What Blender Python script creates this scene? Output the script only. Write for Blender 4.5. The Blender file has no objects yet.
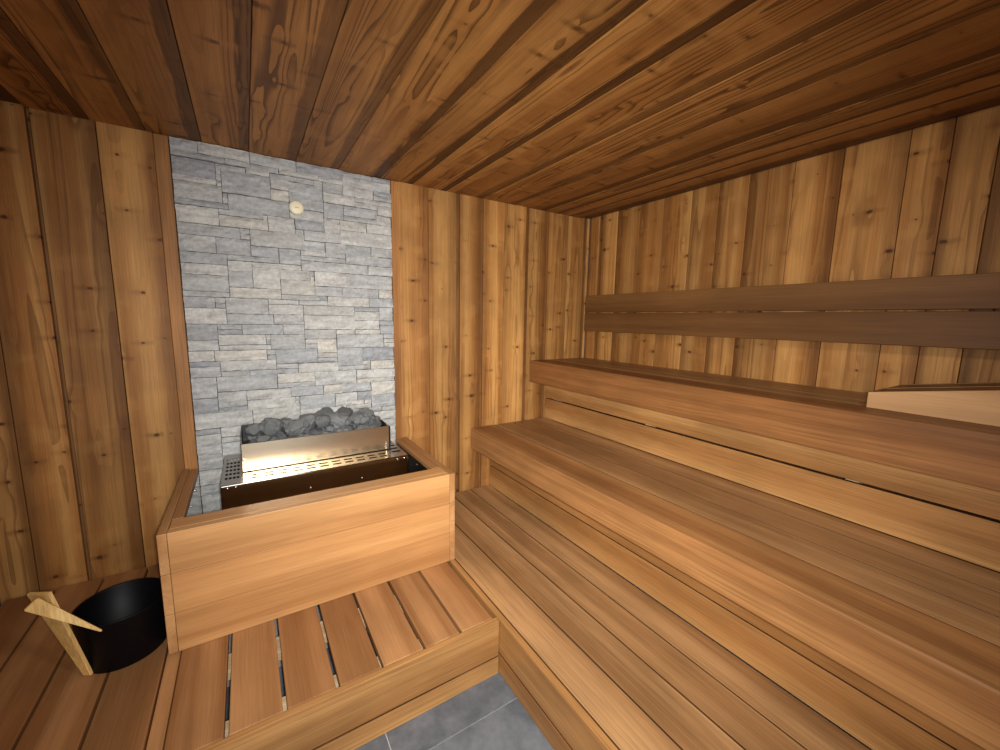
import bpy, bmesh, math, random
from mathutils import Vector, Matrix, noise

random.seed(7)
scene = bpy.context.scene
col = scene.collection

# ------------------------------------------------------------------ camera
CAM_Z = 1.378
yaw, pitch, roll = math.radians(32.35), math.radians(7.91), math.radians(0.934)
F_PX = 400.68
fwd = Vector((math.sin(yaw) * math.cos(pitch), math.cos(yaw) * math.cos(pitch), -math.sin(pitch)))
right = Vector((math.cos(yaw), -math.sin(yaw), 0))
up = right.cross(fwd)
R2 = right * math.cos(roll) + up * math.sin(roll)
U2 = -right * math.sin(roll) + up * math.cos(roll)
cam_data = bpy.data.cameras.new('camera')
cam = bpy.data.objects.new('camera', cam_data)
col.objects.link(cam)
cam_data.sensor_fit = 'HORIZONTAL'
cam_data.sensor_width = 36.0
cam_data.lens = F_PX / 1000.0 * 36.0
cam_data.clip_start = 0.02
M = Matrix((R2, U2, -fwd)).transposed().to_4x4()
M.translation = Vector((0, 0, CAM_Z))
cam.matrix_world = M
scene.camera = cam

# ------------------------------------------------------------------ world, lights, exposure
world = bpy.data.worlds.new('world')
scene.world = world
world.use_nodes = True
world.node_tree.nodes['Background'].inputs[0].default_value = (0.75, 0.85, 1.0, 1)
world.node_tree.nodes['Background'].inputs[1].default_value = 0.3


def area_light(name, loc, target, sx, sy, power, color, spread):
    ld = bpy.data.lights.new(name, 'AREA')
    ld.shape = 'RECTANGLE'
    ld.size, ld.size_y = sx, sy
    ld.energy = power
    ld.color = color
    ld.spread = math.radians(spread)
    o = bpy.data.objects.new(name, ld)
    col.objects.link(o)
    o.location = loc
    o.rotation_euler = (Vector(target) - Vector(loc)).to_track_quat('-Z', 'Y').to_euler()
    return o


# the lamp of the camera, just above and right of the lens, as it lit the photograph
fl = Vector((0, 0, CAM_Z)) + R2 * 0.05 + U2 * 0.012 - fwd * 0.03
area_light('camera_lamp', fl, fl + fwd * 2.0 - R2 * 0.04 - U2 * 0.22, 0.05, 0.05, 26, (1.0, 0.995, 0.985), 112)
# unseen fill added overhead, behind the camera, to brighten the seats
area_light('overhead_fill', (0.55, -0.25, 2.10), (1.0, 0.60, 0.6), 0.22, 0.22, 11, (1.0, 0.98, 0.94), 165)
# soft fill added at the doorway behind the camera to flatten the contrast
area_light('doorway_fill', (0.05, -0.66, 1.15), (0.9, 2.3, 1.1), 0.80, 1.6, 10, (0.97, 0.985, 1.0), 160)

scene.view_settings.view_transform = 'Standard'
scene.view_settings.look = 'None'
scene.view_settings.exposure = 0.0
scene.view_settings.gamma = 1.0
scene.view_settings.use_curve_mapping = False
scene.cycles.use_denoising = True
scene.cycles.max_bounces = 10
scene.cycles.diffuse_bounces = 6


# ------------------------------------------------------------------ materials
def s2l(c):
    return tuple(((v / 255) / 12.92 if v / 255 <= 0.04045 else ((v / 255 + 0.055) / 1.055) ** 2.4) for v in c) + (1,)


class NT:
    def __init__(s, name):
        s.m = bpy.data.materials.new(name)
        s.m.use_nodes = True
        s.t = s.m.node_tree
        s.b = s.t.nodes['Principled BSDF']

    def n(s, typ, **kw):
        nd = s.t.nodes.new(typ)
        for k, v in kw.items():
            setattr(nd, k, v)
        return nd

    def l(s, a, b):
        s.t.links.new(a, b)

    def math(s, op, a, b=None, c=None):
        nd = s.n('ShaderNodeMath', operation=op)
        for i, v in enumerate((a, b, c)):
            if v is None:
                continue
            if isinstance(v, (int, float)):
                nd.inputs[i].default_value = v
            else:
                s.l(v, nd.inputs[i])
        return nd.outputs[0]

    def mix(s, fac, a, b, mode='MIX'):
        nd = s.n('ShaderNodeMix', data_type='RGBA', blend_type=mode)
        for sock, v in ((nd.inputs[0], fac), (nd.inputs[6], a), (nd.inputs[7], b)):
            if isinstance(v, (int, float, tuple)):
                sock.default_value = v
            else:
                s.l(v, sock)
        return nd.outputs[2]

    def ramp(s, fac, lo, hi, a=0.0, b=1.0, smooth=True):
        nd = s.n('ShaderNodeMapRange')
        nd.interpolation_type = 'SMOOTHSTEP' if smooth else 'LINEAR'
        s.l(fac, nd.inputs[0])
        for i, v in enumerate((lo, hi, a, b)):
            nd.inputs[1 + i].default_value = v
        return nd.outputs[0]

    def noise(s, vec, scale=1.0, detail=3.0, rough=0.5, dist=0.0):
        nd = s.n('ShaderNodeTexNoise')
        s.l(vec, nd.inputs['Vector'])
        nd.inputs['Scale'].default_value = scale
        nd.inputs['Detail'].default_value = detail
        nd.inputs['Roughness'].default_value = rough
        nd.inputs['Distortion'].default_value = dist
        return nd.outputs[0]

    def scale(s, vec, v):
        nd = s.n('ShaderNodeVectorMath', operation='MULTIPLY')
        s.l(vec, nd.inputs[0])
        nd.inputs[1].default_value = v
        return nd.outputs[0]

    def coords(s, spread=True):
        tc = s.n('ShaderNodeTexCoord')
        geo = s.n('ShaderNodeNewGeometry')
        comb = s.n('ShaderNodeVectorMath', operation='SCALE')
        comb.inputs[0].default_value = (17.3, 29.1, 41.7)
        s.l(geo.outputs['Random Per Island'], comb.inputs['Scale'])
        add = s.n('ShaderNodeVectorMath', operation='ADD')
        s.l(tc.outputs['Object'], add.inputs[0])
        s.l(comb.outputs[0], add.inputs[1])
        return add.outputs[0], geo.outputs['Random Per Island']


def wood(name, axis, dark, mid, light, ring=0.5, ring_freq=26, knots=0.0, val=(0.8, 1.15), band=0.4,
         fiber=0.25, rough=0.55, bump=0.15, spec=0.3, blotch=0.25):
    """planks with the grain running along one axis; every plank (mesh island) has its own tone"""
    t = NT(name)
    P, rnd = t.coords()
    ai = 'XYZ'.index(axis)

    def sc(across, along):
        v = [across] * 3
        v[ai] = along
        return t.scale(P, tuple(v))
    nb = t.noise(sc(9, 0.16), detail=2)                      # heart / sap bands running the length of the plank
    nr = t.noise(sc(11, 0.30), detail=1.0, dist=0.1)         # growth rings
    gm = t.ramp(t.noise(sc(6, 0.5), detail=1), 0.38, 0.62)   # where the grain shows strongly
    nf = t.noise(sc(230, 5), detail=2, rough=0.6)            # fibres
    nl = t.noise(sc(5, 2.2), detail=3)
    rr = nr
    kn = None
    if knots:
        vo = t.n('ShaderNodeTexVoronoi')
        t.l(sc(7.5, 4.6), vo.inputs['Vector'])
        vo.inputs['Scale'].default_value = 1.0
        d = vo.outputs['Distance']
        halo = t.ramp(d, 0.0, 0.26, 1, 0)
        rr = t.math('ADD', nr, t.math('MULTIPLY', halo, 0.05))
        kn = t.math('MAXIMUM', t.math('MULTIPLY', t.ramp(d, 0.055, 0.105, 1, 0), 1.0),
                    t.math('MULTIPLY', t.ramp(d, 0.09, 0.24, 1, 0), 0.42))
    sn = t.math('SINE', t.math('MULTIPLY', rr, ring_freq * 6.28))
    rings = t.math('MULTIPLY_ADD', sn, 0.5, 0.5)
    rings = t.math('POWER', rings, 1.7)
    c = t.mix(t.ramp(nb, 0.36, 0.64), s2l(mid), s2l(light))
    c = t.mix(t.math('MULTIPLY', t.ramp(nb, 0.62, 0.38, 0, 1), band), c, s2l(dark))
    c = t.mix(t.math('MULTIPLY', rings, t.math('MULTIPLY', t.math('MULTIPLY_ADD', gm, 0.8, 0.2), ring)), c, s2l(dark))
    f = t.ramp(nf, 0.3, 0.7, 1 - fiber, 1 + fiber * 0.6, False)
    bl = t.ramp(nl, 0.3, 0.7, 1 - blotch, 1 + blotch * 0.7)
    rv = t.ramp(rnd, 0, 1, val[0], val[1], False)
    k = t.math('MULTIPLY', t.math('MULTIPLY', f, bl), rv)
    sclr = t.n('ShaderNodeVectorMath', operation='SCALE')
    t.l(c, sclr.inputs[0])
    t.l(k, sclr.inputs['Scale'])
    c = sclr.outputs[0]
    if kn is not None:
        c = t.mix(t.math('MULTIPLY', kn, knots), c, s2l((70, 36, 14)))
    t.l(c, t.b.inputs['Base Color'])
    t.b.inputs['Roughness'].default_value = rough
    t.b.inputs['Specular IOR Level'].default_value = spec
    bp = t.n('ShaderNodeBump')
    bp.inputs['Strength'].default_value = bump
    bp.inputs['Distance'].default_value = 0.002
    t.l(t.math('ADD', t.math('MULTIPLY', nf, 0.7), t.math('MULTIPLY', rings, 0.4)), bp.inputs['Height'])
    t.l(bp.outputs[0], t.b.inputs['Normal'])
    return t.m




def plank_wood(name, axis, dark, mid, light, edge_dark, edge=(0.20, 0.42), edge_amt=0.7, jag=0.10, ring=0.5, ring_freq=9,
               knots=0.9, val=(0.82, 1.1), rough=0.55, spec=0.3, figure=0.3, flip_at=0.78):
    """softwood planks: a light heart, a darker band along one edge, latewood lines and knots"""
    t = NT(name)
    P, rnd = t.coords()
    at = t.n('ShaderNodeAttribute', attribute_name='plank')
    sep = t.n('ShaderNodeSeparateXYZ')
    t.l(at.outputs['Vector'], sep.inputs[0])
    u, wdt = sep.outputs[0], sep.outputs[2]
    ai = 'XYZ'.index(axis)

    def sc(across, along):
        v = [across] * 3
        v[ai] = along
        return t.scale(P, tuple(v))
    r2 = t.math('FRACT', t.math('MULTIPLY', rnd, 37.7))
    r3 = t.math('FRACT', t.math('MULTIPLY', rnd, 91.3))
    flip = t.math('MULTIPLY_ADD', t.math('GREATER_THAN', r2, flip_at), -2.0, 1.0)
    ue = t.math('MULTIPLY', u, flip)
    # knots
    vo = t.n('ShaderNodeTexVoronoi')
    vo.voronoi_dimensions = '2D'
    KU, KV = 11.0, 4.2
    um = t.math('MULTIPLY', u, wdt)
    nw = t.noise(sc(45, 30), detail=2)
    kv = t.n('ShaderNodeCombineXYZ')
    t.l(t.math('MULTIPLY_ADD', um, KU, t.math('MULTIPLY', rnd, 71.0)), kv.inputs[0])
    t.l(t.math('MULTIPLY_ADD', sep.outputs[1], KV, t.math('MULTIPLY', rnd, 133.0)), kv.inputs[1])
    t.l(kv.outputs[0], vo.inputs['Vector'])
    vo.inputs['Scale'].default_value = 1.0
    dif = t.n('ShaderNodeVectorMath', operation='SUBTRACT')
    t.l(kv.outputs[0], dif.inputs[0])
    t.l(vo.outputs['Position'], dif.inputs[1])
    sd = t.n('ShaderNodeSeparateXYZ')
    t.l(dif.outputs[0], sd.inputs[0])
    dx, dy = t.math('DIVIDE', sd.outputs[0], KU), t.math('DIVIDE', sd.outputs[1], KV)

    def ell(kx, ky):
        return t.math('SQRT', t.math('ADD', t.math('POWER', t.math('ABSOLUTE', t.math('MULTIPLY', dx, kx)), 2.0), t.math('POWER', t.math('ABSOLUTE', t.math('MULTIPLY', dy, ky)), 2.0)))
    sepc = t.n('ShaderNodeSeparateColor')
    t.l(vo.outputs['Color'], sepc.inputs[0])
    size = t.ramp(sepc.outputs[0], 0.35, 1.0, 0.0, 1.0, False)
    has = t.math('GREATER_THAN', sepc.outputs[0], 0.35)
    wob_ = t.math('MULTIPLY', t.math('SUBTRACT', nw, 0.5), 0.016)
    d = t.math('ADD', ell(0.8, 1.15), wob_)
    core = t.math('MULTIPLY', t.ramp(t.math('SUBTRACT', d, t.math('MULTIPLY', size, 0.0075)), -0.001, 0.0045, 1, 0), has)
    smudge = t.math('MULTIPLY', t.ramp(t.math('ADD', ell(0.42, 1.7), t.math('MULTIPLY', wob_, 2.0)), 0.004, 0.030, 1, 0), t.math('MULTIPLY', has, size))
    halo = t.math('MULTIPLY', t.ramp(ell(0.9, 0.45), 0.008, 0.038, 1, 0), has)
    # growth rings: contour lines of a noise that is drawn out along the plank
    nr = t.noise(sc(9, 0.42), detail=1.5, rough=0.35, dist=0.1)
    q = t.math('ADD', t.math('MULTIPLY', nr, ring_freq), t.math('MULTIPLY', halo, 0.35))
    saw = t.math('FRACT', q)
    rings = t.ramp(saw, 0.50, 0.96, 0, 1)
    gm = t.ramp(t.noise(sc(7, 0.6), detail=1), 0.40, 0.60)
    nf = t.noise(sc(240, 5), detail=2, rough=0.6)
    nj = t.noise(sc(34, 2.2), detail=5, rough=0.7)
    nb = t.noise(sc(14, 0.2), detail=2)
    nl = t.noise(sc(7, 5), detail=3)
    c = t.mix(t.ramp(nb, 0.35, 0.65), s2l(mid), s2l(light))
    c = t.mix(t.math('MULTIPLY', t.math('MULTIPLY', rings, t.math('MULTIPLY_ADD', gm, 0.8, 0.2)), ring), c, s2l(dark))
    c = t.mix(t.math('MULTIPLY', t.ramp(t.noise(sc(5, 9), detail=2), 0.55, 0.68), figure), c, s2l(light))
    c = t.mix(t.math('MULTIPLY', smudge, 0.55), c, s2l(dark))
    e = t.math('ADD', ue, t.math('MULTIPLY', t.math('SUBTRACT', nj, 0.5), jag * 4))
    em = t.math('MULTIPLY', t.ramp(e, edge[0], edge[1]), t.math('MULTIPLY_ADD', r3, edge_amt * 0.5, edge_amt * 0.5))
    c = t.mix(em, c, s2l(edge_dark))
    f = t.ramp(nf, 0.3, 0.7, 0.84, 1.10, False)
    bl = t.ramp(nl, 0.32, 0.68, 0.90, 1.08)
    rv = t.ramp(r2, 0, 1, val[0], val[1], False)
    k = t.math('MULTIPLY', t.math('MULTIPLY', f, bl), rv)
    sclr = t.n('ShaderNodeVectorMath', operation='SCALE')
    t.l(c, sclr.inputs[0])
    t.l(k, sclr.inputs['Scale'])
    c = t.mix(t.math('MULTIPLY', core, knots), sclr.outputs[0], s2l((78, 42, 16)))
    t.l(c, t.b.inputs['Base Color'])
    t.b.inputs['Roughness'].default_value = rough
    t.b.inputs['Specular IOR Level'].default_value = spec
    bp = t.n('ShaderNodeBump')
    bp.inputs['Strength'].default_value = 0.3
    bp.inputs['Distance'].default_value = 0.003
    t.l(t.math('ADD', t.math('MULTIPLY', nf, 0.5), t.math('ADD', t.math('MULTIPLY', rings, -0.4), t.math('MULTIPLY', nl, 1.5))), bp.inputs['Height'])
    t.l(bp.outputs[0], t.b.inputs['Normal'])
    return t.m


M_WALL = plank_wood('thermal_pine_wall', 'Z', dark=(104, 60, 22), mid=(170, 115, 58), light=(200, 148, 84), edge_dark=(112, 68, 28), edge=(0.10, 0.44), edge_amt=0.95, jag=0.07, ring=0.5, val=(0.76, 1.12))
M_WALLD = plank_wood('thermal_pine_dark_strip', 'Z', dark=(84, 48, 18), mid=(122, 80, 40), light=(138, 94, 50), edge_dark=(96, 58, 26), ring=0.4)
M_CEIL = plank_wood('thermal_pine_ceiling', 'Y', dark=(66, 36, 12), mid=(148, 97, 46), light=(174, 122, 64), edge_dark=(70, 41, 16), edge=(0.25, 0.31), edge_amt=0.95, jag=0.10, ring=0.75, ring_freq=17, flip_at=2.0, knots=0.6, val=(0.85, 1.1), figure=0.45)
M_CEILD = plank_wood('thermal_pine_ceiling_dark', 'Y', dark=(54, 30, 12), mid=(92, 58, 28), light=(112, 72, 36), edge_dark=(70, 42, 18), ring=0.5, knots=0.5)
M_TRIM = wood('thermal_pine_trim', 'Z', dark=(118, 70, 28), mid=(160, 108, 56), light=(176, 124, 70), ring=0.3, band=0.4)
CEDAR = dict(ring=0.32, ring_freq=10, band=0.45, val=(0.86, 1.05), fiber=0.22, rough=0.45, bump=0.1, blotch=0.18)
C_RISER = dict(dark=(144, 97, 52), mid=(176, 125, 72), light=(190, 142, 86))
M_BENCH = wood('bench_wood', 'Y', **C_RISER, **CEDAR)
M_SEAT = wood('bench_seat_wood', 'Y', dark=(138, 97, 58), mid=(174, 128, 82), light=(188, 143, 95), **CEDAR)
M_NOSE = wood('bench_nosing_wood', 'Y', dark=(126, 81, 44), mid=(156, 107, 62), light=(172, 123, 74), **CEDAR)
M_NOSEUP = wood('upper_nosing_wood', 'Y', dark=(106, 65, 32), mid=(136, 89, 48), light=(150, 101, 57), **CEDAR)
M_CEDX = wood('bench_wood_crosswise', 'X', **C_RISER, **CEDAR)
ENC = dict(ring=0.3, ring_freq=6, band=0.3, val=(0.93, 1.06), fiber=0.14, rough=0.45, bump=0.06, blotch=0.1)
M_FRONT = wood('enclosure_wood', 'X', dark=(150, 98, 54), mid=(188, 134, 80), light=(202, 150, 95), **ENC)
M_POST = wood('enclosure_side_wood', 'Y', dark=(140, 94, 54), mid=(176, 126, 78), light=(190, 142, 92), **ENC)
M_BACK = wood('backrest_wood', 'Y', dark=(92, 58, 28), mid=(112, 74, 38), light=(124, 85, 46), ring=0.2, ring_freq=8, band=0.3,
              val=(0.9, 1.05), fiber=0.14, rough=0.5, bump=0.06, blotch=0.1)
M_DECK = wood('deck_wood', 'Y', dark=(128, 82, 46), mid=(174, 122, 74), light=(190, 139, 90), ring=0.25, ring_freq=6, band=0.35,
              val=(0.74, 1.08), fiber=0.14, rough=0.5, bump=0.06, blotch=0.14)
M_BATTEN = wood('pale_batten', 'X', dark=(196, 160, 116), mid=(224, 192, 150), light=(234, 206, 168), ring=0.1, ring_freq=6, val=(0.95, 1.05))
M_GAPSHADE = wood('gap_shade_edge', 'Y', dark=(80, 50, 28), mid=(100, 66, 40), light=(114, 78, 48), **CEDAR)  # board edges coloured dark to paint the shade inside the gaps
M_HEAD = wood('headrest_wood', 'Y', dark=(146, 104, 62), mid=(176, 132, 86), light=(186, 142, 95), ring=0.12, ring_freq=5, val=(0.95, 1.05),
              fiber=0.1, rough=0.55, bump=0.05, blotch=0.08)
M_BAMBOO = wood('bamboo', 'Z', dark=(222, 164, 84), mid=(244, 198, 120), light=(250, 212, 140), ring=0.15, ring_freq=8, val=(0.95, 1.05), rough=0.4)


def plain(name, rgb, rough=0.5, metal=0.0, spec=0.5, noise_amt=0.0, nscale=40, bump=0.0, aniso=None):
    t = NT(name)
    tc = t.n('ShaderNodeTexCoord')
    v = tc.outputs['Object']
    if aniso:
        v = t.scale(v, aniso)
    n = t.noise(v, nscale, 4)
    k = t.ramp(n, 0.25, 0.75, 1 - noise_amt, 1 + noise_amt, False)
    s = t.n('ShaderNodeVectorMath', operation='SCALE')
    s.inputs[0].default_value = s2l(rgb)[:3]
    t.l(k, s.inputs['Scale'])
    t.l(s.outputs[0], t.b.inputs['Base Color'])
    t.b.inputs['Roughness'].default_value = rough
    t.b.inputs['Metallic'].default_value = metal
    t.b.inputs['Specular IOR Level'].default_value = spec
    if bump:
        bp = t.n('ShaderNodeBump')
        bp.inputs['Strength'].default_value = bump
        bp.inputs['Distance'].default_value = 0.003
        t.l(n, bp.inputs['Height'])
        t.l(bp.outputs[0], t.b.inputs['Normal'])
    return t.m


M_STEEL = plain('brushed_steel', (212, 194, 166), 0.26, 1.0, noise_amt=0.06, nscale=3, aniso=(1, 60, 60))
M_STEELV = plain('perforated_steel', (176, 170, 162), 0.35, 1.0, noise_amt=0.05, nscale=30)
M_MIRROR = plain('polished_steel', (196, 190, 182), 0.09, 1.0, noise_amt=0.03, nscale=8)
M_DARKSTEEL = plain('dark_steel', (62, 60, 58), 0.45, 0.6, noise_amt=0.15)
M_BLACK = plain('black_inside', (10, 10, 10), 0.8)
M_BUCKET = plain('black_lacquered_aluminium', (6, 6, 8), 0.5, 0.0, 0.18, noise_amt=0.1)
M_SCREW = plain('screw_steel', (220, 215, 205), 0.25, 1.0)
M_DISC = plain('cream_plastic', (240, 230, 196), 0.45, noise_amt=0.03)
M_DISCD = plain('ochre_print', (176, 138, 60), 0.5)
M_MORTAR = plain('dark_backing', (92, 92, 92), 0.9)
M_PLASTER = plain('grey_plaster', (150, 140, 128), 0.9, noise_amt=0.05)


def stone_mat():
    t = NT('split_face_quartzite')
    P, rnd = t.coords()
    r2 = t.math('FRACT', t.math('MULTIPLY', rnd, 57.31))
    n1 = t.noise(t.scale(P, (9, 9, 42)), detail=5, rough=0.6)
    n2 = t.noise(P, 70, 4, 0.65)
    n3 = t.noise(t.scale(P, (6, 6, 14)), detail=3)
    c = t.mix(t.ramp(rnd, 0, 1, 0, 1, False), s2l((170, 172, 172)), s2l((202, 200, 192)))
    c = t.mix(t.math('MULTIPLY', t.ramp(r2, 0.86, 0.95), 0.4), c, s2l((204, 196, 178)))
    c = t.mix(t.math('MULTIPLY', t.ramp(r2, 0.16, 0.08), 0.6), c, s2l((146, 149, 154)))
    c = t.mix(t.math('MULTIPLY', t.ramp(n3, 0.52, 0.68), 0.3), c, s2l((176, 174, 166)))
    k = t.math('MULTIPLY', t.ramp(n1, 0.3, 0.7, 0.72, 1.16, False), t.ramp(n2, 0.3, 0.7, 0.80, 1.14, False))
    s = t.n('ShaderNodeVectorMath', operation='SCALE')
    t.l(c, s.inputs[0])
    t.l(k, s.inputs['Scale'])
    t.l(s.outputs[0], t.b.inputs['Base Color'])
    t.b.inputs['Roughness'].default_value = 0.62
    t.b.inputs['Specular IOR Level'].default_value = 0.4
    bp = t.n('ShaderNodeBump')
    bp.inputs['Strength'].default_value = 0.5
    bp.inputs['Distance'].default_value = 0.006
    t.l(t.math('ADD', n1, t.math('MULTIPLY', n2, 0.6)), bp.inputs['Height'])
    t.l(bp.outputs[0], t.b.inputs['Normal'])
    return t.m


M_STONE = stone_mat()


def rock_mat():
    t = NT('olivine_rock')
    tc = t.n('ShaderNodeTexCoord')
    oi = t.n('ShaderNodeObjectInfo')
    n1 = t.noise(tc.outputs['Object'], 38, 5, 0.65)
    c = t.mix(t.ramp(n1, 0.35, 0.65), s2l((74, 76, 76)), s2l((158, 160, 158)))
    k = t.ramp(oi.outputs['Random'], 0, 1, 0.6, 1.1, False)
    s = t.n('ShaderNodeVectorMath', operation='SCALE')
    t.l(c, s.inputs[0])
    t.l(k, s.inputs['Scale'])
    t.l(s.outputs[0], t.b.inputs['Base Color'])
    t.b.inputs['Roughness'].default_value = 0.8
    bp = t.n('ShaderNodeBump')
    bp.inputs['Strength'].default_value = 0.6
    bp.inputs['Distance'].default_value = 0.006
    t.l(n1, bp.inputs['Height'])
    t.l(bp.outputs[0], t.b.inputs['Normal'])
    return t.m


M_ROCK = rock_mat()


def tile_mat():
    t = NT('slate_floor_tile')
    P, rnd = t.coords()
    n1 = t.noise(P, 6, 5, 0.6)
    n2 = t.noise(P, 60, 3)
    c = t.mix(t.ramp(n1, 0.35, 0.65), s2l((92, 98, 104)), s2l((122, 126, 130)))
    k = t.math('MULTIPLY', t.ramp(n2, 0.3, 0.7, 0.92, 1.06, False), t.ramp(rnd, 0, 1, 0.95, 1.05, False))
    s = t.n('ShaderNodeVectorMath', operation='SCALE')
    t.l(c, s.inputs[0])
    t.l(k, s.inputs['Scale'])
    t.l(s.outputs[0], t.b.inputs['Base Color'])
    t.b.inputs['Roughness'].default_value = 0.5
    return t.m


M_TILE = tile_mat()
M_GROUT = plain('pale_grout', (190, 188, 182), 0.9, noise_amt=0.05)


# ------------------------------------------------------------------ mesh helpers
class MB:
    """collects boxes and other shapes, then becomes ONE mesh object"""

    def __init__(s):
        s.bm = bmesh.new()
        s.planks = []

    def box(s, x0, x1, y0, y1, z0, z1, mi=0, bevel=0.0, seg=2, side_mi=None, side_ax=0):
        b = bmesh.new()
        vs = [b.verts.new((x, y, z)) for x in (x0, x1) for y in (y0, y1) for z in (z0, z1)]
        for f in ((0, 1, 3, 2), (4, 6, 7, 5), (0, 4, 5, 1), (2, 3, 7, 6), (0, 2, 6, 4), (1, 5, 7, 3)):
            b.faces.new([vs[i] for i in f])
        if bevel:
            bmesh.ops.bevel(b, geom=list(b.edges), offset=bevel, segments=seg, affect='EDGES', profile=0.5)
        b.normal_update()
        for f in b.faces:
            f.material_index = mi if side_mi is None or abs(f.normal[side_ax]) < 0.9 else side_mi
        s.merge(b)
        return s

    def prism(s, pts, axis, a0, a1, mi=0, bevel=0.0):
        """profile in the two other axes (cyclic order) pushed along the axis"""
        b = bmesh.new()
        ai = 'XYZ'.index(axis)

        def mk(p, a):
            v = [0, 0, 0]
            v[ai] = a
            v[(ai + 1) % 3], v[(ai + 2) % 3] = p
            return b.verts.new(v)
        A = [mk(p, a0) for p in pts]
        B = [mk(p, a1) for p in pts]
        b.faces.new(A)
        b.faces.new(B[::-1])
        n = len(pts)
        for i in range(n):
            b.faces.new((A[i], B[i], B[(i + 1) % n], A[(i + 1) % n]))
        bmesh.ops.recalc_face_normals(b, faces=b.faces)
        if bevel:
            bmesh.ops.bevel(b, geom=list(b.edges), offset=bevel, segments=2, affect='EDGES', profile=0.5)
        for f in b.faces:
            f.material_index = mi
        s.merge(b)
        return s

    def cyl(s, c, r, axis, h, seg=16, r2=None, mi=0):
        b = bmesh.new()
        bmesh.ops.create_cone(b, cap_ends=True, segments=seg, radius1=r, radius2=r if r2 is None else r2, depth=h)
        rot = {'Z': Matrix.Identity(4), 'Y': Matrix.Rotation(math.pi / 2, 4, 'X'), 'X': Matrix.Rotation(math.pi / 2, 4, 'Y')}[axis]
        bmesh.ops.transform(b, matrix=Matrix.Translation(c) @ rot, verts=b.verts)
        for f in b.faces:
            f.material_index = mi
            f.smooth = True
        s.merge(b)
        return s

    def lathe(s, prof, cx, cy, seg=48, mi=0):
        b = bmesh.new()
        rings = []
        for r, z in prof:
            if r < 1e-5:
                rings.append([b.verts.new((cx, cy, z))])
            else:
                rings.append([b.verts.new((cx + r * math.cos(2 * math.pi * k / seg), cy + r * math.sin(2 * math.pi * k / seg), z)) for k in range(seg)])
        for a, c in zip(rings, rings[1:]):
            for k in range(seg):
                k2 = (k + 1) % seg
                if len(a) == 1:
                    f = b.faces.new((a[0], c[k2], c[k]))
                elif len(c) == 1:
                    f = b.faces.new((a[k], a[k2], c[0]))
                else:
                    f = b.faces.new((a[k], a[k2], c[k2], c[k]))
                f.smooth = True
        bmesh.ops.recalc_face_normals(b, faces=b.faces)
        s.merge(b)
        return s

    def merge(s, b):
        me = bpy.data.meshes.new('scratch')
        b.to_mesh(me)
        b.free()
        s.bm.from_mesh(me)
        bpy.data.meshes.remove(me)

    def build(s, name, mats, parent=None, smooth=False):
        planks = s.planks
        if not isinstance(mats, (list, tuple)):
            mats = [mats]
        base = Vector((0, 0, 0))
        if parent is not None:
            q = parent
            while q is not None:
                base += q.location
                q = q.parent
        bmesh.ops.translate(s.bm, verts=s.bm.verts, vec=-base)
        bmesh.ops.recalc_face_normals(s.bm, faces=s.bm.faces)
        me = bpy.data.meshes.new(name)
        s.bm.to_mesh(me)
        if planks:
            at = me.attributes.new('plank', 'FLOAT_VECTOR', 'POINT')
            shift = base
            for (n0, n1, ax, lo, hi, al) in planks:
                for i in range(n0, n1):
                    c = me.vertices[i].co[ax] + shift[ax]
                    at.data[i].vector = ((c - lo) / (hi - lo) - 0.5, me.vertices[i].co[al] + shift[al], hi - lo)
        s.bm.free()
        for m in mats:
            me.materials.append(m)
        if smooth:
            for p in me.polygons:
                p.use_smooth = True
        o = bpy.data.objects.new(name, me)
        col.objects.link(o)
        o.parent = parent
        return o


def thing(name, label, cat, loc=(0, 0, 0), group=None):
    o = bpy.data.objects.new(name, None)
    o.empty_display_size = 0.05
    col.objects.link(o)
    o.location = loc
    o['label'] = label
    o['category'] = cat
    if group:
        o['group'] = group
    return o


def struct(name, mb, mats, parent=None):
    o = mb.build(name, mats, parent)
    o['kind'] = 'structure'
    return o


# ------------------------------------------------------------------ room dimensions (metres)
YB = 2.300        # back wall
XR = 2.236        # right wall
XL = -0.90        # left wall
YF = -0.70        # front wall (behind the camera)
ZC = 2.126        # ceiling
ZD = 0.231        # top of the lower platforms
SX0, SX1 = -0.229, 0.721   # stone panel

# floor: slate tiles with pale joints
m = MB()
m.box(XL - .1, XR + .1, YF - .1, YB + .1, -0.06, -0.004, mi=1)
xs = [-0.885, -0.285, 0.315, 0.915]
ys = [-0.147, 0.453, 1.053, 1.653]
for i in range(len(xs) - 1):
    for j in range(-1, 3):
        y0 = YF if j < 0 else ys[j]
        m.box(xs[i] + .002, xs[i + 1] - .002, y0 + .002, (ys[0] if j < 0 else ys[j + 1]) - .002, -0.02, 0.0, mi=0, bevel=0.0006, seg=1)
struct('floor', m, [M_TILE, M_GROUT])


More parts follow.
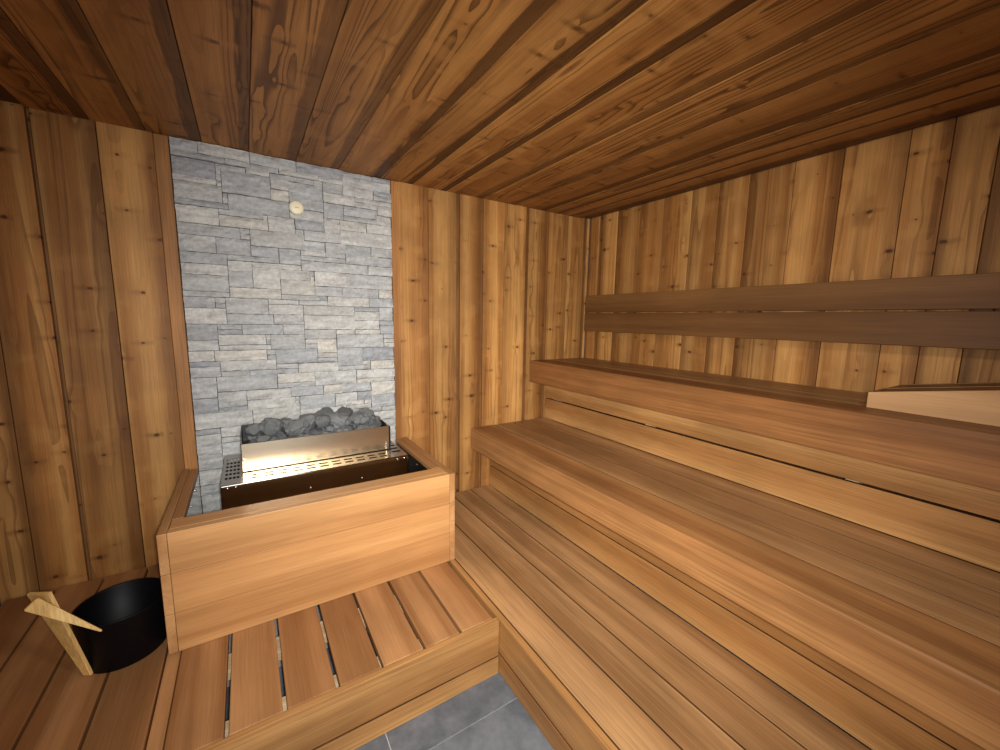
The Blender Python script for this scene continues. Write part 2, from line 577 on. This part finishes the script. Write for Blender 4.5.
def plank_run(m, edges, axis, a0, a1, face, normal_sign, thick=0.018, plane='Y', dark_set=(), wob=0.003):
    """planks side by side; edges = list of (start, end, dark)"""
    for (s0, s1, dk) in edges:
        off = random.uniform(0, wob) + (0.007 if dk else 0)
        f0 = face + normal_sign * off          # set back from the face
        f1 = face + normal_sign * (thick + off)
        lo, hi = min(f0, f1), max(f0, f1)
        g = 0.0012
        n0 = len(m.bm.verts)
        if plane == 'Y':
            m.box(s0 + g, s1 - g, lo, hi, a0, a1, mi=1 if dk else 0, bevel=0.0022)
        elif plane == 'X':
            m.box(lo, hi, s0 + g, s1 - g, a0, a1, mi=1 if dk else 0, bevel=0.0022)
        else:
            m.box(s0 + g, s1 - g, a0, a1, lo, hi, mi=1 if dk else 0, bevel=0.0022)
        m.planks.append((n0, len(m.bm.verts), 1 if plane == 'X' else 0, s0, s1, 1 if plane == 'Z' else 2))


# back wall: wood planks left and right of the stone panel
m = MB()
m.box(XL - .1, XR + .1, YB + 0.03, YB + 0.12, -0.02, ZC + .1, mi=2)
left = [(XL, -0.79, 0), (-0.79, -0.645, 0), (-0.645, -0.634, 1), (-0.634, -0.455, 0), (-0.455, -0.28, 0)]
rightp = [(0.765, 0.943, 0), (0.943, 1.125, 0), (1.125, 1.150, 1), (1.150, 1.300, 0), (1.300, 1.316, 1), (1.316, 1.477, 0), (1.477, 1.650, 0),
          (1.650, 1.676, 1), (1.676, 1.830, 0), (1.830, 1.848, 1), (1.848, 2.027, 0), (2.027, 2.185, 0), (2.185, 2.206, 1), (2.206, XR, 0)]
plank_run(m, left + rightp, 'Z', 0.0, ZC + .01, YB, +1, plane='Y')
struct('wall_back', m, [M_WALL, M_WALLD, M_MORTAR])
# slim upright trims beside the stone
m = MB().box(-0.280, SX0 - .001, YB - 0.006, YB + 0.03, 0, ZC - .001, bevel=0.003)
struct('trim_1', m, M_TRIM)
m = MB().box(SX1 + .001, 0.765, YB - 0.006, YB + 0.03, 0, ZC - .001, bevel=0.003)
struct('trim_2', m, M_TRIM)

# right wall
m = MB()
m.box(XR + 0.03, XR + 0.12, YF - .1, YB + .1, -0.02, ZC + .1, mi=2)
ed = [YB, 2.205, 2.170, 2.032, 1.845, 1.666, 1.478, 1.318, 1.162, 0.96, 0.776, 0.568, 0.452, 0.339, 0.18, 0.02, -0.15, -0.32, -0.5, YF]
dk = {1}
runs = [(ed[i + 1], ed[i], 1 if i in dk else 0) for i in range(len(ed) - 1)]
plank_run(m, runs, 'Z', 0.0, ZC + .01, XR, +1, plane='X')
struct('wall_right', m, [M_WALL, M_WALLD, M_MORTAR])

# left wall and front wall with the doorway (outside the picture)
m = MB()
m.box(XL - 0.12, XL - 0.03, YF - .1, YB + .1, -0.02, ZC + .1, mi=2)
e = YF
runs = []
while e < YB - .01:
    e2 = min(e + 0.175, YB)
    runs.append((e, e2, 0))
    e = e2
plank_run(m, runs, 'Z', 0.0, ZC + .01, XL, -1, plane='X')
struct('wall_left', m, [M_WALL, M_WALLD, M_MORTAR])
m = MB()
DX0, DX1, DZ = -0.42, 0.52, 2.02
for (a, b, z0) in ((XL, DX0, 0), (DX1, XR, 0), (DX0, DX1, DZ)):
    n = max(1, round((b - a) / 0.17))
    plank_run(m, [(a + (b - a) * i / n, a + (b - a) * (i + 1) / n, 0) for i in range(n)], 'Z', z0, ZC + .01, YF, -1, plane='Y')
struct('wall_front', m, [M_WALL, M_WALLD])
m = MB()
m.box(DX0 - .05, DX0, YF - .06, YF + .015, 0, DZ + .05, bevel=.003)
m.box(DX1, DX1 + .05, YF - .06, YF + .015, 0, DZ + .05, bevel=.003)
m.box(DX0, DX1, YF - .06, YF + .015, DZ, DZ + .05, bevel=.003)
struct('trim_3', m, M_TRIM)

# ceiling: broad planks with darker recessed strips between them
m = MB()
m.box(XL - .1, XR + .1, YF - .1, YB + .1, ZC + 0.03, ZC + 0.12, mi=2)
ce = [(XL, -0.645, 1), (-0.645, -0.47, 0), (-0.47, -0.30, 0), (-0.30, -0.115, 0), (-0.115, 0.06, 0), (0.06, 0.255, 0), (0.255, 0.45, 0),
      (0.45, 0.67, 0), (0.67, 0.85, 0), (0.85, 1.06, 0), (1.06, 1.31, 0), (1.31, 1.555, 0), (1.555, 1.81, 0), (1.81, 1.935, 0),
      (1.935, 2.05, 0), (2.05, 2.15, 0), (2.15, XR, 1)]
plank_run(m, ce, 'Y', YF - .02, YB + .02, ZC, +1, plane='Z', wob=0.002)
struct('ceiling', m, [M_CEIL, M_CEILD, M_MORTAR])

# ------------------------------------------------------------------ stone panel
def stones():
    rnd = random.Random(21)
    W, H = SX1 - SX0 - .004, ZC - 0.004
    cx, cz = 0.019, 0.0245
    nx, nz = int(W / cx), int(H / cz)
    cx, cz = W / nx, H / nz
    grid = [[None] * nx for _ in range(nz)]
    rects = []
    for j in range(nz):
        for i in range(nx):
            if grid[j][i] is not None:
                continue
            h = rnd.choices((1, 2, 3, 4), (4, 7, 4, 1))[0]
            w = rnd.randint(5, 11) if h == 1 else rnd.randint(5, 13)
            w = min(w, nx - i)
            if nx - i - w < 3:
                w = nx - i
            k = 0
            while k < w and grid[j][i + k] is None:
                k += 1
            w = k
            if w < 4:
                h = 1
            h = min(h, nz - j)
            for b in range(h):
                for a in range(w):
                    grid[j + b][i + a] = len(rects)
            rects.append((i, j, w, h))
    bm = bmesh.new()
    yb = YB + 0.028
    for (i, j, w, h) in rects:
        g = 0.0011
        x0, x1 = SX0 + .002 + i * cx + g, SX0 + .002 + (i + w) * cx - g
        z0, z1 = 0.002 + j * cz + g, 0.002 + (j + h) * cz - g
        d = YB - rnd.uniform(0.004, 0.024)
        tx, tz = rnd.uniform(-.03, .03), rnd.uniform(-.05, .05)
        n, k = max(2, round((x1 - x0) / 0.016)), max(2, round((z1 - z0) / 0.014))
        sd = rnd.uniform(0, 100)
        vs = []
        for b in range(k + 1):
            row = []
            for a in range(n + 1):
                x, z = x0 + (x1 - x0) * a / n, z0 + (z1 - z0) * b / k
                edge = a in (0, n) or b in (0, k)
                dy = 0.0055 * noise.noise((x * 30 + sd, z * 60, sd)) + 0.0034 * noise.noise((x * 110, z * 150 + sd, 3))
                y = d + tx * (x - (x0 + x1) / 2) + tz * (z - (z0 + z1) / 2) + dy + (0.0035 if edge else 0)
                jx = 0.0016 * noise.noise((x * 60, z * 60, sd + 9)) if edge else 0
                jz = 0.0020 * noise.noise((x * 60, z * 60, sd + 19)) if edge else 0
                row.append(bm.verts.new((x + jx, y, z + jz)))
            vs.append(row)
        for b in range(k):
            for a in range(n):
                bm.faces.new((vs[b][a], vs[b][a + 1], vs[b + 1][a + 1], vs[b + 1][a]))
        per = vs[0] + [vs[b][n] for b in range(1, k + 1)] + vs[k][n - 1::-1] + [vs[b][0] for b in range(k - 1, 0, -1)]
        back = [bm.verts.new((v.co.x, yb, v.co.z)) for v in per]
        L = len(per)
        for q in range(L):
            bm.faces.new((per[q], back[q], back[(q + 1) % L], per[(q + 1) % L]))
    mb = MB()
    mb.bm.free()
    mb.bm = bm
    return mb


struct('wall_stone', stones(), M_STONE)

# ------------------------------------------------------------------ small round disc on the stone wall
d = thing('temperature_sensor', 'small round cream sensor disc fixed high on the grey stone wall', 'sensor', (0.246, YB - 0.022, 1.903))
m = MB()
m.lathe([(0, 0.012), (0.024, 0.012), (0.030, 0.009), (0.033, 0.003), (0.033, -0.012), (0, -0.012)], 0, 0, 40)
bmesh.ops.transform(m.bm, matrix=Matrix.Translation((0.246, YB - 0.022, 1.903)) @ Matrix.Rotation(math.pi / 2, 4, 'X'), verts=m.bm.verts)
m.build('cover', M_DISC, d)
m = MB()
for k in range(4):
    m.box(0.238 + k * 0.0045, 0.2410 + k * 0.0045, YB - 0.0352, YB - 0.0338, 1.900, 1.9045)
o = m.build('print', M_DISCD, d)

# ------------------------------------------------------------------ lower platform under the heater
p = thing('duckboard_platform', 'low slatted wooden platform under the heater box, with gaps between its boards', 'platform', (0.2, 1.7, 0))
YA = 1.174
m = MB()
slats = [(-0.252, -0.118), (-0.107, 0.026), (0.037, 0.172), (0.184, 0.311), (0.321, 0.458), (0.469, 0.600), (0.611, 0.744)]
for (a, b) in slats:
    m.box(a, b, YA + .024, YB - .034, ZD - 0.028, ZD, bevel=0.003)
m.box(-0.294, -0.256, YA + .024, YB - .012, ZD - 0.036, ZD - 0.008, bevel=0.003)
x = -0.298
for w in (0.139, 0.140, 0.140, 0.140):
    m.box(max(x - w, XL + .005), x, YA + .024, YB - .012, ZD - 0.028, ZD, bevel=0.003)
    x -= w + 0.008
m.build('slats', M_DECK, p)
m = MB().box(XL + .005, 0.759, YA, YA + .022, 0.080, ZD, bevel=0.003)
m.build('front_board', M_CEDX, p)
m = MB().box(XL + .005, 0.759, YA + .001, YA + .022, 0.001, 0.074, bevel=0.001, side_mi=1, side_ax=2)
m.build('base_board', [M_CEDX, M_GAPSHADE], p)
for y in (1.25, 1.53, 2.0):
    m = MB().box(XL + .01, 0.745, y - .04, y + .04, ZD - 0.075, ZD - 0.037, bevel=0.002)
    m.build('batten', M_BATTEN, p)

# ------------------------------------------------------------------ lower step of the benches
b = thing('foot_platform', 'long low boarded foot platform below the middle bench', 'platform', (1.0, 0.9, 0))
Y0 = YF + .02
m = MB()
for (a, c) in ((0.790, 0.9305), (0.9365, 1.0775), (1.0835, 1.2215), (1.2275, 1.372)):
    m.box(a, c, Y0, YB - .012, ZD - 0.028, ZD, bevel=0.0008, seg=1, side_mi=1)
m.build('slats', [M_SEAT, M_GAPSHADE], b)
m = MB().box(0.761, 0.786, Y0, YB - .012, 0.090, ZD, bevel=0.003)
m.build('front_board', M_BENCH, b)
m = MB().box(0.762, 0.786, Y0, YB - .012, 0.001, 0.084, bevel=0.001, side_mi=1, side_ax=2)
m.build('base_board', [M_BENCH, M_GAPSHADE], b)
for y in (0.2, 1.4):
    m = MB().box(0.80, 1.36, y, y + .08, 0.001, ZD - .03)
    m.build('bearer', M_BATTEN, b)


# ------------------------------------------------------------------ two seating benches
def bench(name, label, nose, x0, x_riser, z_top, face_h, first_w, seams, riser, x_frame):
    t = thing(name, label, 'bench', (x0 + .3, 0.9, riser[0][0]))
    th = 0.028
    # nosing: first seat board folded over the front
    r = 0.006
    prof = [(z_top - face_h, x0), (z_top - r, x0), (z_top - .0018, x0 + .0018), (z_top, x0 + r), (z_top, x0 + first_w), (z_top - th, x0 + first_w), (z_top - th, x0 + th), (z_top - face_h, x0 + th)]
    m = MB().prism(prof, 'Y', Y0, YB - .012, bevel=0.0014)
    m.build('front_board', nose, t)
    m = MB()
    for (a, c) in seams:
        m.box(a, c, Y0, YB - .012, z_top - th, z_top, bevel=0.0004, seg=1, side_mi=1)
    m.build('seat_slats', [M_SEAT, M_GAPSHADE], t)
    m = MB()
    for (a, c) in riser:
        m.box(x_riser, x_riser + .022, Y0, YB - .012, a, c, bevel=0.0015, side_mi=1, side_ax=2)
    m.build('riser_panel', [M_BENCH, M_GAPSHADE], t)
    for y in (-0.4, 0.5, 1.4, 2.2):
        m = MB()
        m.box(x_riser + .024, x_frame, y - .02, y + .02, z_top - th - .07, z_top - th - .001)
        m.build('bearer', M_BATTEN, t)
        m = MB()
        m.box(x_riser + .03, x_riser + .07, y - .02, y + .02, riser[0][0], z_top - th - .071)
        m.build('post', M_BATTEN, t)
    return t


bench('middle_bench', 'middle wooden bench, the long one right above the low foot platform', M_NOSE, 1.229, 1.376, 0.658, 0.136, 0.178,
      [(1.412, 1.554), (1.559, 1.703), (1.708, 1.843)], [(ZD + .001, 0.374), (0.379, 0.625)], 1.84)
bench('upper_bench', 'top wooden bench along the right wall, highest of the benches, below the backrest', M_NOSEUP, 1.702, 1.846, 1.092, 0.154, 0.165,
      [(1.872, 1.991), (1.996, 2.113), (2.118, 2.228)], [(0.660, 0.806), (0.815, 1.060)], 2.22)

# ------------------------------------------------------------------ backrest on the right wall
t = thing('backrest', 'dark wooden backrest of two long boards on the right wall', 'backrest', (2.2, 0.9, 1.302))
for (a, c) in ((1.302, 1.433), (1.440, 1.562)):
    m = MB().box(2.156, 2.182, Y0, 2.230, a, c, bevel=0.003)
    m.build('backrest_board', M_BACK, t)
for y in (1.84, 1.06, 0.3, -0.4):
    m = MB().box(2.184, 2.234, y - .022, y + .022, 1.32, 1.545, bevel=0.002)
    m.build('bracket', M_BACK, t)
    
# ------------------------------------------------------------------ headrest lying on the top bench
t = thing('headrest', 'pale sloping wooden headrest lying on the top bench at the right', 'headrest', (2.0, 0.27, 1.092))
HZ = 1.0925
ya, yb_ = 0.479, 0.02
za, zb_ = 1.147, 1.229


m = MB()
for (xa, xb) in ((1.829, 1.851), (2.00, 2.02), (2.17, 2.192)):
    # side profile in (y, z) pushed along X
    m.prism([(ya, HZ), (ya, za), (yb_, zb_), (yb_, HZ)], 'X', xa, xb, bevel=0.002)
m.build('side_cheek', M_HEAD, t)
m = MB()
sl = (zb_ - za) / (yb_ - ya)
for (xa, xb) in ((1.852, 1.915), (1.925, 1.998), (2.022, 2.090), (2.100, 2.168)):
    m.prism([(ya, za - .014), (ya, za - .001), (yb_, zb_ - .001), (yb_, zb_ - .014)], 'X', xa, xb, bevel=0.002)
m.build('slats', M_BACK, t)

# ------------------------------------------------------------------ wooden box round the heater
t = thing('heater_enclosure', 'open wooden box around the sauna heater in front of the stone wall', 'heater guard', (0.25, 1.95, ZD))
BX0, BX1, BY, BZ = -0.287, 0.785, 1.618, 0.664
m = MB()
h0, h1, h2, h3 = ZD + .001, 0.374, 0.519, BZ
for (a, c) in ((h0, h1), (h1 + .0012, h2), (h2 + .0012, h3 - .0)):
    m.box(BX0 + .027, BX1 - .027, BY, BY + .03, a, c, bevel=0.0016)
m.build('front_panel', M_FRONT, t)
m = MB()
m.box(BX0 + .028, BX1 - .028, BY + .031, BY + .108, BZ - .024, BZ, bevel=0.003)
m.build('front_cap', M_FRONT, t)
for sx in (0, 1):
    xa, xb = (BX0, BX0 + .026) if sx == 0 else (BX1 - .026, BX1)
    m = MB()
    for (a, c) in ((h0, h1), (h1 + .0012, h2), (h2 + .0012, h3)):
        m.box(xa, xb, BY, YB - .010, a, c, bevel=0.002)
    m.build('side_panel', M_POST, t)
    xc, xd = (BX0 + .0265, BX0 + .060) if sx == 0 else (BX1 - .069, BX1 - .0265)
    m = MB().box(xc, xd, BY + .109, YB - .030, BZ - .024, BZ, bevel=0.003)
    m.build('side_cap', M_POST, t)
    m = MB()
    xi0, xi1 = (BX0 + .056, BX0 + .060) if sx == 0 else (BX1 - .069, BX1 - .065)
    m.box(xi0, xi1, BY + .115, YB - .04, ZD + .05, BZ - .026)
    m.build('lining', M_MIRROR, t)
    for y in (1.76, 1.93, 2.10):
        m = MB()
        xs_ = xi1 + .001 if sx == 0 else xi0 - .001
        m.cyl((xs_, y, BZ - .045), 0.004, 'X', 0.004, 10)
        m.build('screw', M_SCREW, t)

# ------------------------------------------------------------------ heater
t = thing('sauna_heater', 'stainless steel sauna heater standing inside the wooden box', 'heater', (0.25, 2.07, ZD))
HX0, HX1, HY0, HY1, HZT = -0.122, 0.642, 1.857, 2.268, 0.706
PX0, PX1 = -0.047, 0.575


def holed_plate(m, x0, x1, y0, y1, z, nx, ny, rx, ry, margin, th=0.002, seg=10, power=2.0):
    """a sheet in the xy plane with real round or oblong holes, thickness downwards"""
    bm = bmesh.new()
    mx, my = margin
    gx = [x0] + [x0 + mx + (x1 - x0 - 2 * mx) * i / nx for i in range(nx + 1)] + [x1]
    gy = [y0] + [y0 + my + (y1 - y0 - 2 * my) * i / ny for i in range(ny + 1)] + [y1]
    for i in range(len(gx) - 1):
        for j in range(len(gy) - 1):
            c = [(gx[i], gy[j]), (gx[i + 1], gy[j]), (gx[i + 1], gy[j + 1]), (gx[i], gy[j + 1])]
            if 0 < i < len(gx) - 2 and 0 < j < len(gy) - 2:
                ox, oy = (gx[i] + gx[i + 1]) / 2, (gy[j] + gy[j + 1]) / 2
                N = 16
                inner, outer = [], []
                for k in range(N):
                    a = 2 * math.pi * k / N
                    ca, sa = math.cos(a), math.sin(a)
                    e = 2 / power
                    inner.append((ox + rx * math.copysign(abs(ca) ** e, ca), oy + ry * math.copysign(abs(sa) ** e, sa)))
                    s = max(abs(ca), abs(sa))
                    outer.append((ox + (gx[i + 1] - gx[i]) / 2 * ca / s, oy + (gy[j + 1] - gy[j]) / 2 * sa / s))
                vi = [bm.verts.new((*q, z)) for q in inner]
                vo = [bm.verts.new((*q, z)) for q in outer]
                vd = [bm.verts.new((*q, z - th)) for q in inner]
                for k in range(N):
                    k2 = (k + 1) % N
                    bm.faces.new((vo[k], vo[k2], vi[k2], vi[k]))
                    bm.faces.new((vi[k], vi[k2], vd[k2], vd[k]))
            else:
                bm.faces.new([bm.verts.new((*q, z)) for q in c])
    m.merge(bm)


# body: front sheet, sides, black inner shell
m = MB()
m.box(HX0, HX1, HY0, HY0 + .012, ZD + .10, HZT - .002, bevel=0.003)
m.build('front_sheet', M_MIRROR, t)
for xa in (HX0, HX1 - .012):
    m = MB().box(xa, xa + .012, HY0 + .013, HY1, ZD + .10, HZT - .003, bevel=0.002)
    m.build('side_sheet', M_STEELV, t)
m = MB()
m.box(HX0 + .013, HX1 - .013, HY0 + .014, HY1 - .002, ZD + .12, HZT - .03)
m.build('inner_shell', M_BLACK, t)
for (a, c) in ((HX0, PX0), (PX1 + .004, HX1)):
    m = MB()
    holed_plate(m, a, c, HY0, HY1, HZT, 4, 6, 0.0055, 0.015, (0.010, 0.055))
    v = m.build('perforated_vent', M_STEELV, t)
# slotted strip in front of the shield
m = MB()
holed_plate(m, PX0 + .001, PX1 + .003, HY0 - .002, 1.972, HZT + .001, 11, 2, 0.019, 0.0085, (0.014, 0.022), power=5)
m.build('slotted_strip', M_STEEL, t)
# tall polished shield
m = MB()
m.box(PX0, PX1 + .012, 1.978, 1.981, HZT + .004, 0.832, bevel=0.001, seg=1)
m.box(PX0, PX0 + .003, 1.981, 2.02, HZT + .004, 0.832)
m.box(PX1 + .009, PX1 + .012, 1.981, 2.02, HZT + .004, 0.832)
m.build('shield', M_STEEL, t)
m = MB()
m.box(PX0 + .004, PX0 + .014, 1.972, 1.9775, HZT + .012, HZT + .06, bevel=.001)
m.build('clip', M_SCREW, t)
m = MB()
m.box(PX1 - .004, PX1 + .006, 1.972, 1.9775, HZT + .006, HZT + .05, bevel=.001)
m.build('clip', M_SCREW, t)
# stone tray behind the shield
m = MB()
TX0, TX1, TY0, TY1 = PX0 + .004, PX1 + .030, 2.022, 2.262
m.box(TX0, TX1 - .06, TY1 - .003, TY1, HZT + .002, 0.850)
m.prism([(TY0, HZT + .002), (TY0, 0.858), (TY1, 0.850), (TY1, HZT + .002)], 'X', TX0 - .003, TX0)
m.prism([(TY0, HZT + .002), (TY0, 0.815), (TY1, 0.815), (TY1, HZT + .002)], 'X', TX1, TX1 + .003)
m.box(TX0, TX1, TY0, TY1, 0.768, 0.772)
m.build('stone_tray', M_DARKSTEEL, t)
for x in (HX0 + .022, HX0 + .05, HX1 - .018, HX1 - .05, 0.20, 0.42):
    z = HZT - .014 if x < 0 or x > .5 else HZT - .075
    m = MB().cyl((x, HY0 - .001, z), 0.0042, 'Y', 0.004, 10)
    m.build('screw', M_SCREW, t)
for (sx, sy) in ((HX0 + .04, HY0 + .04), (HX1 - .04, HY0 + .04), (HX0 + .04, HY1 - .04), (HX1 - .04, HY1 - .04)):
    m = MB().cyl((sx, sy, ZD + .052), 0.018, 'Z', 0.10, 16)
    m.build('leg', M_DARKSTEEL, t)

# heater stones, each one a thing
rr = random.Random(5)
protos = []
for k in range(7):
    bm = bmesh.new()
    bmesh.ops.create_icosphere(bm, subdivisions=3, radius=1.0)
    sd = k * 13.7
    sx, sy, sz = rr.uniform(.9, 1.2), rr.uniform(.8, 1.0), rr.uniform(.7, .95)
    for v in bm.verts:
        n = v.co.normalized()
        dd = 1.12 + 0.42 * noise.noise(n * 1.4 + Vector((sd, 0, 0))) + 0.22 * noise.noise(n * 3.5 + Vector((0, sd, 0))) + 0.10 * noise.noise(n * 8 + Vector((0, 0, sd)))
        q = n * dd
        for pl in range(5):                       # flat broken faces
            pn = Vector((noise.noise((sd, pl, 1)), noise.noise((sd, pl, 5)), noise.noise((sd, pl, 9)))).normalized()
            ex = q.dot(pn) - 0.78
            if ex > 0:
                q -= pn * ex * 0.85
        v.co = Vector((q.x * sx, q.y * sy, q.z * sz))
    me = bpy.data.meshes.new('heater_stone')
    bm.to_mesh(me)
    bm.free()
    me.materials.append(M_ROCK)
    protos.append(me)


def top_z(x):
    pts = [(-.06, .85), (.0, .855), (.07, .895), (.13, .865), (.18, .872), (.25, .898), (.32, .893), (.40, .895), (.47, .888), (.53, .872), (.60, .80)]
    for (a, za_), (b_, zb2) in zip(pts, pts[1:]):
        if a <= x <= b_:
            return za_ + (zb2 - za_) * (x - a) / (b_ - a)
    return .83


GR = 0.772                                       # top of the grate the stones lie on
spots = []
for row, (y, shift) in enumerate(((2.068, 0.0), (2.142, 0.045), (2.215, 0.01))):
    n = 8 if row != 1 else 7
    for c in range(n):
        spots.append((TX0 + .040 + shift + c * 0.0765 + rr.uniform(-.003, .003), y + rr.uniform(-.003, .003), 0.0285 + rr.uniform(0, .003), 0))
for (x, y, r_) in ((0.005, 2.19, .034), (0.075, 2.16, .046), (0.150, 2.20, .036), (0.235, 2.165, .047), (0.315, 2.20, .042), (0.375, 2.12, .046), (0.425, 2.205, .045),
                   (0.475, 2.125, .043), (0.520, 2.205, .040), (0.560, 2.16, .038), (0.175, 2.115, .036), (0.295, 2.105, .036)):
    spots.append((x, y, r_, 1))
for (x, y, rad, up_) in spots:
    o = bpy.data.objects.new('heater_stone', protos[rr.randrange(7)])
    col.objects.link(o)
    x = min(x, TX1 - .036)
    z = GR + rad * .85 if not up_ else top_z(x) - rad * 0.75
    o.location = (x, y, z)
    o.scale = (rad, rad, rad)
    o.rotation_euler = (rr.uniform(0, .6), rr.uniform(0, .6), rr.uniform(0, 6.28))
    o['label'] = 'rough dark grey stone heaped in the heater tray behind the steel shield'
    o['category'] = 'stone'
    o['group'] = 'stones on the sauna heater'

# ------------------------------------------------------------------ bucket with its bamboo handle
BKX, BKY = -0.413, 1.735
t = thing('sauna_bucket', 'black sauna bucket with a bamboo handle beside the heater box', 'bucket', (BKX, BKY, ZD))
m = MB()
bh = 0.178
m.lathe([(0, ZD + .001), (0.108, ZD + .001), (0.112, ZD + .006), (0.120, ZD + bh - .004), (0.1215, ZD + bh), (0.1185, ZD + bh), (0.1165, ZD + bh - .004), (0.108, ZD + .008), (0, ZD + .008)], BKX, BKY, 64)
m.build('pail', M_BUCKET, t)


def strip(pa, pb, wa, wb, side, thick):
    """tapered flat bar from pa to pb, width along side"""
    m_ = MB()
    pa, pb, side = Vector(pa), Vector(pb), Vector(side).normalized()
    ax = (pb - pa).normalized()
    side = (side - ax * side.dot(ax)).normalized()
    nn = ax.cross(side).normalized()
    b_ = bmesh.new()
    vs = []
    n_ = 8
    for i in range(n_ + 1):
        f = i / n_
        c = pa.lerp(pb, f)
        w = wa + (wb - wa) * f
        vs.append([b_.verts.new(c + side * sx * w / 2 + nn * sn * thick / 2) for sx, sn in ((-1, -1), (1, -1), (1, 1), (-1, 1))])
    for i in range(n_):
        for k in range(4):
            b_.faces.new((vs[i][k], vs[i][(k + 1) % 4], vs[i + 1][(k + 1) % 4], vs[i + 1][k]))
    b_.faces.new(vs[0][::-1])
    b_.faces.new(vs[-1])
    bmesh.ops.recalc_face_normals(b_, faces=b_.faces)
    sharp = [e for e in b_.edges if len(e.link_faces) == 2 and e.calc_face_angle() > .5]
    bmesh.ops.bevel(b_, geom=sharp, offset=0.002, segments=2, affect='EDGES')
    m_.merge(b_)
    return m_


strip((-0.489, 1.648, ZD + .006), (-0.548, 1.592, 0.578), 0.026, 0.066, R2, 0.010).build('handle_strip', M_BAMBOO, t)
strip((-0.556, 1.560, 0.568), (-0.433, 1.596, 0.404), 0.036, 0.005, U2, 0.012).build('handle_strip', M_BAMBOO, t)
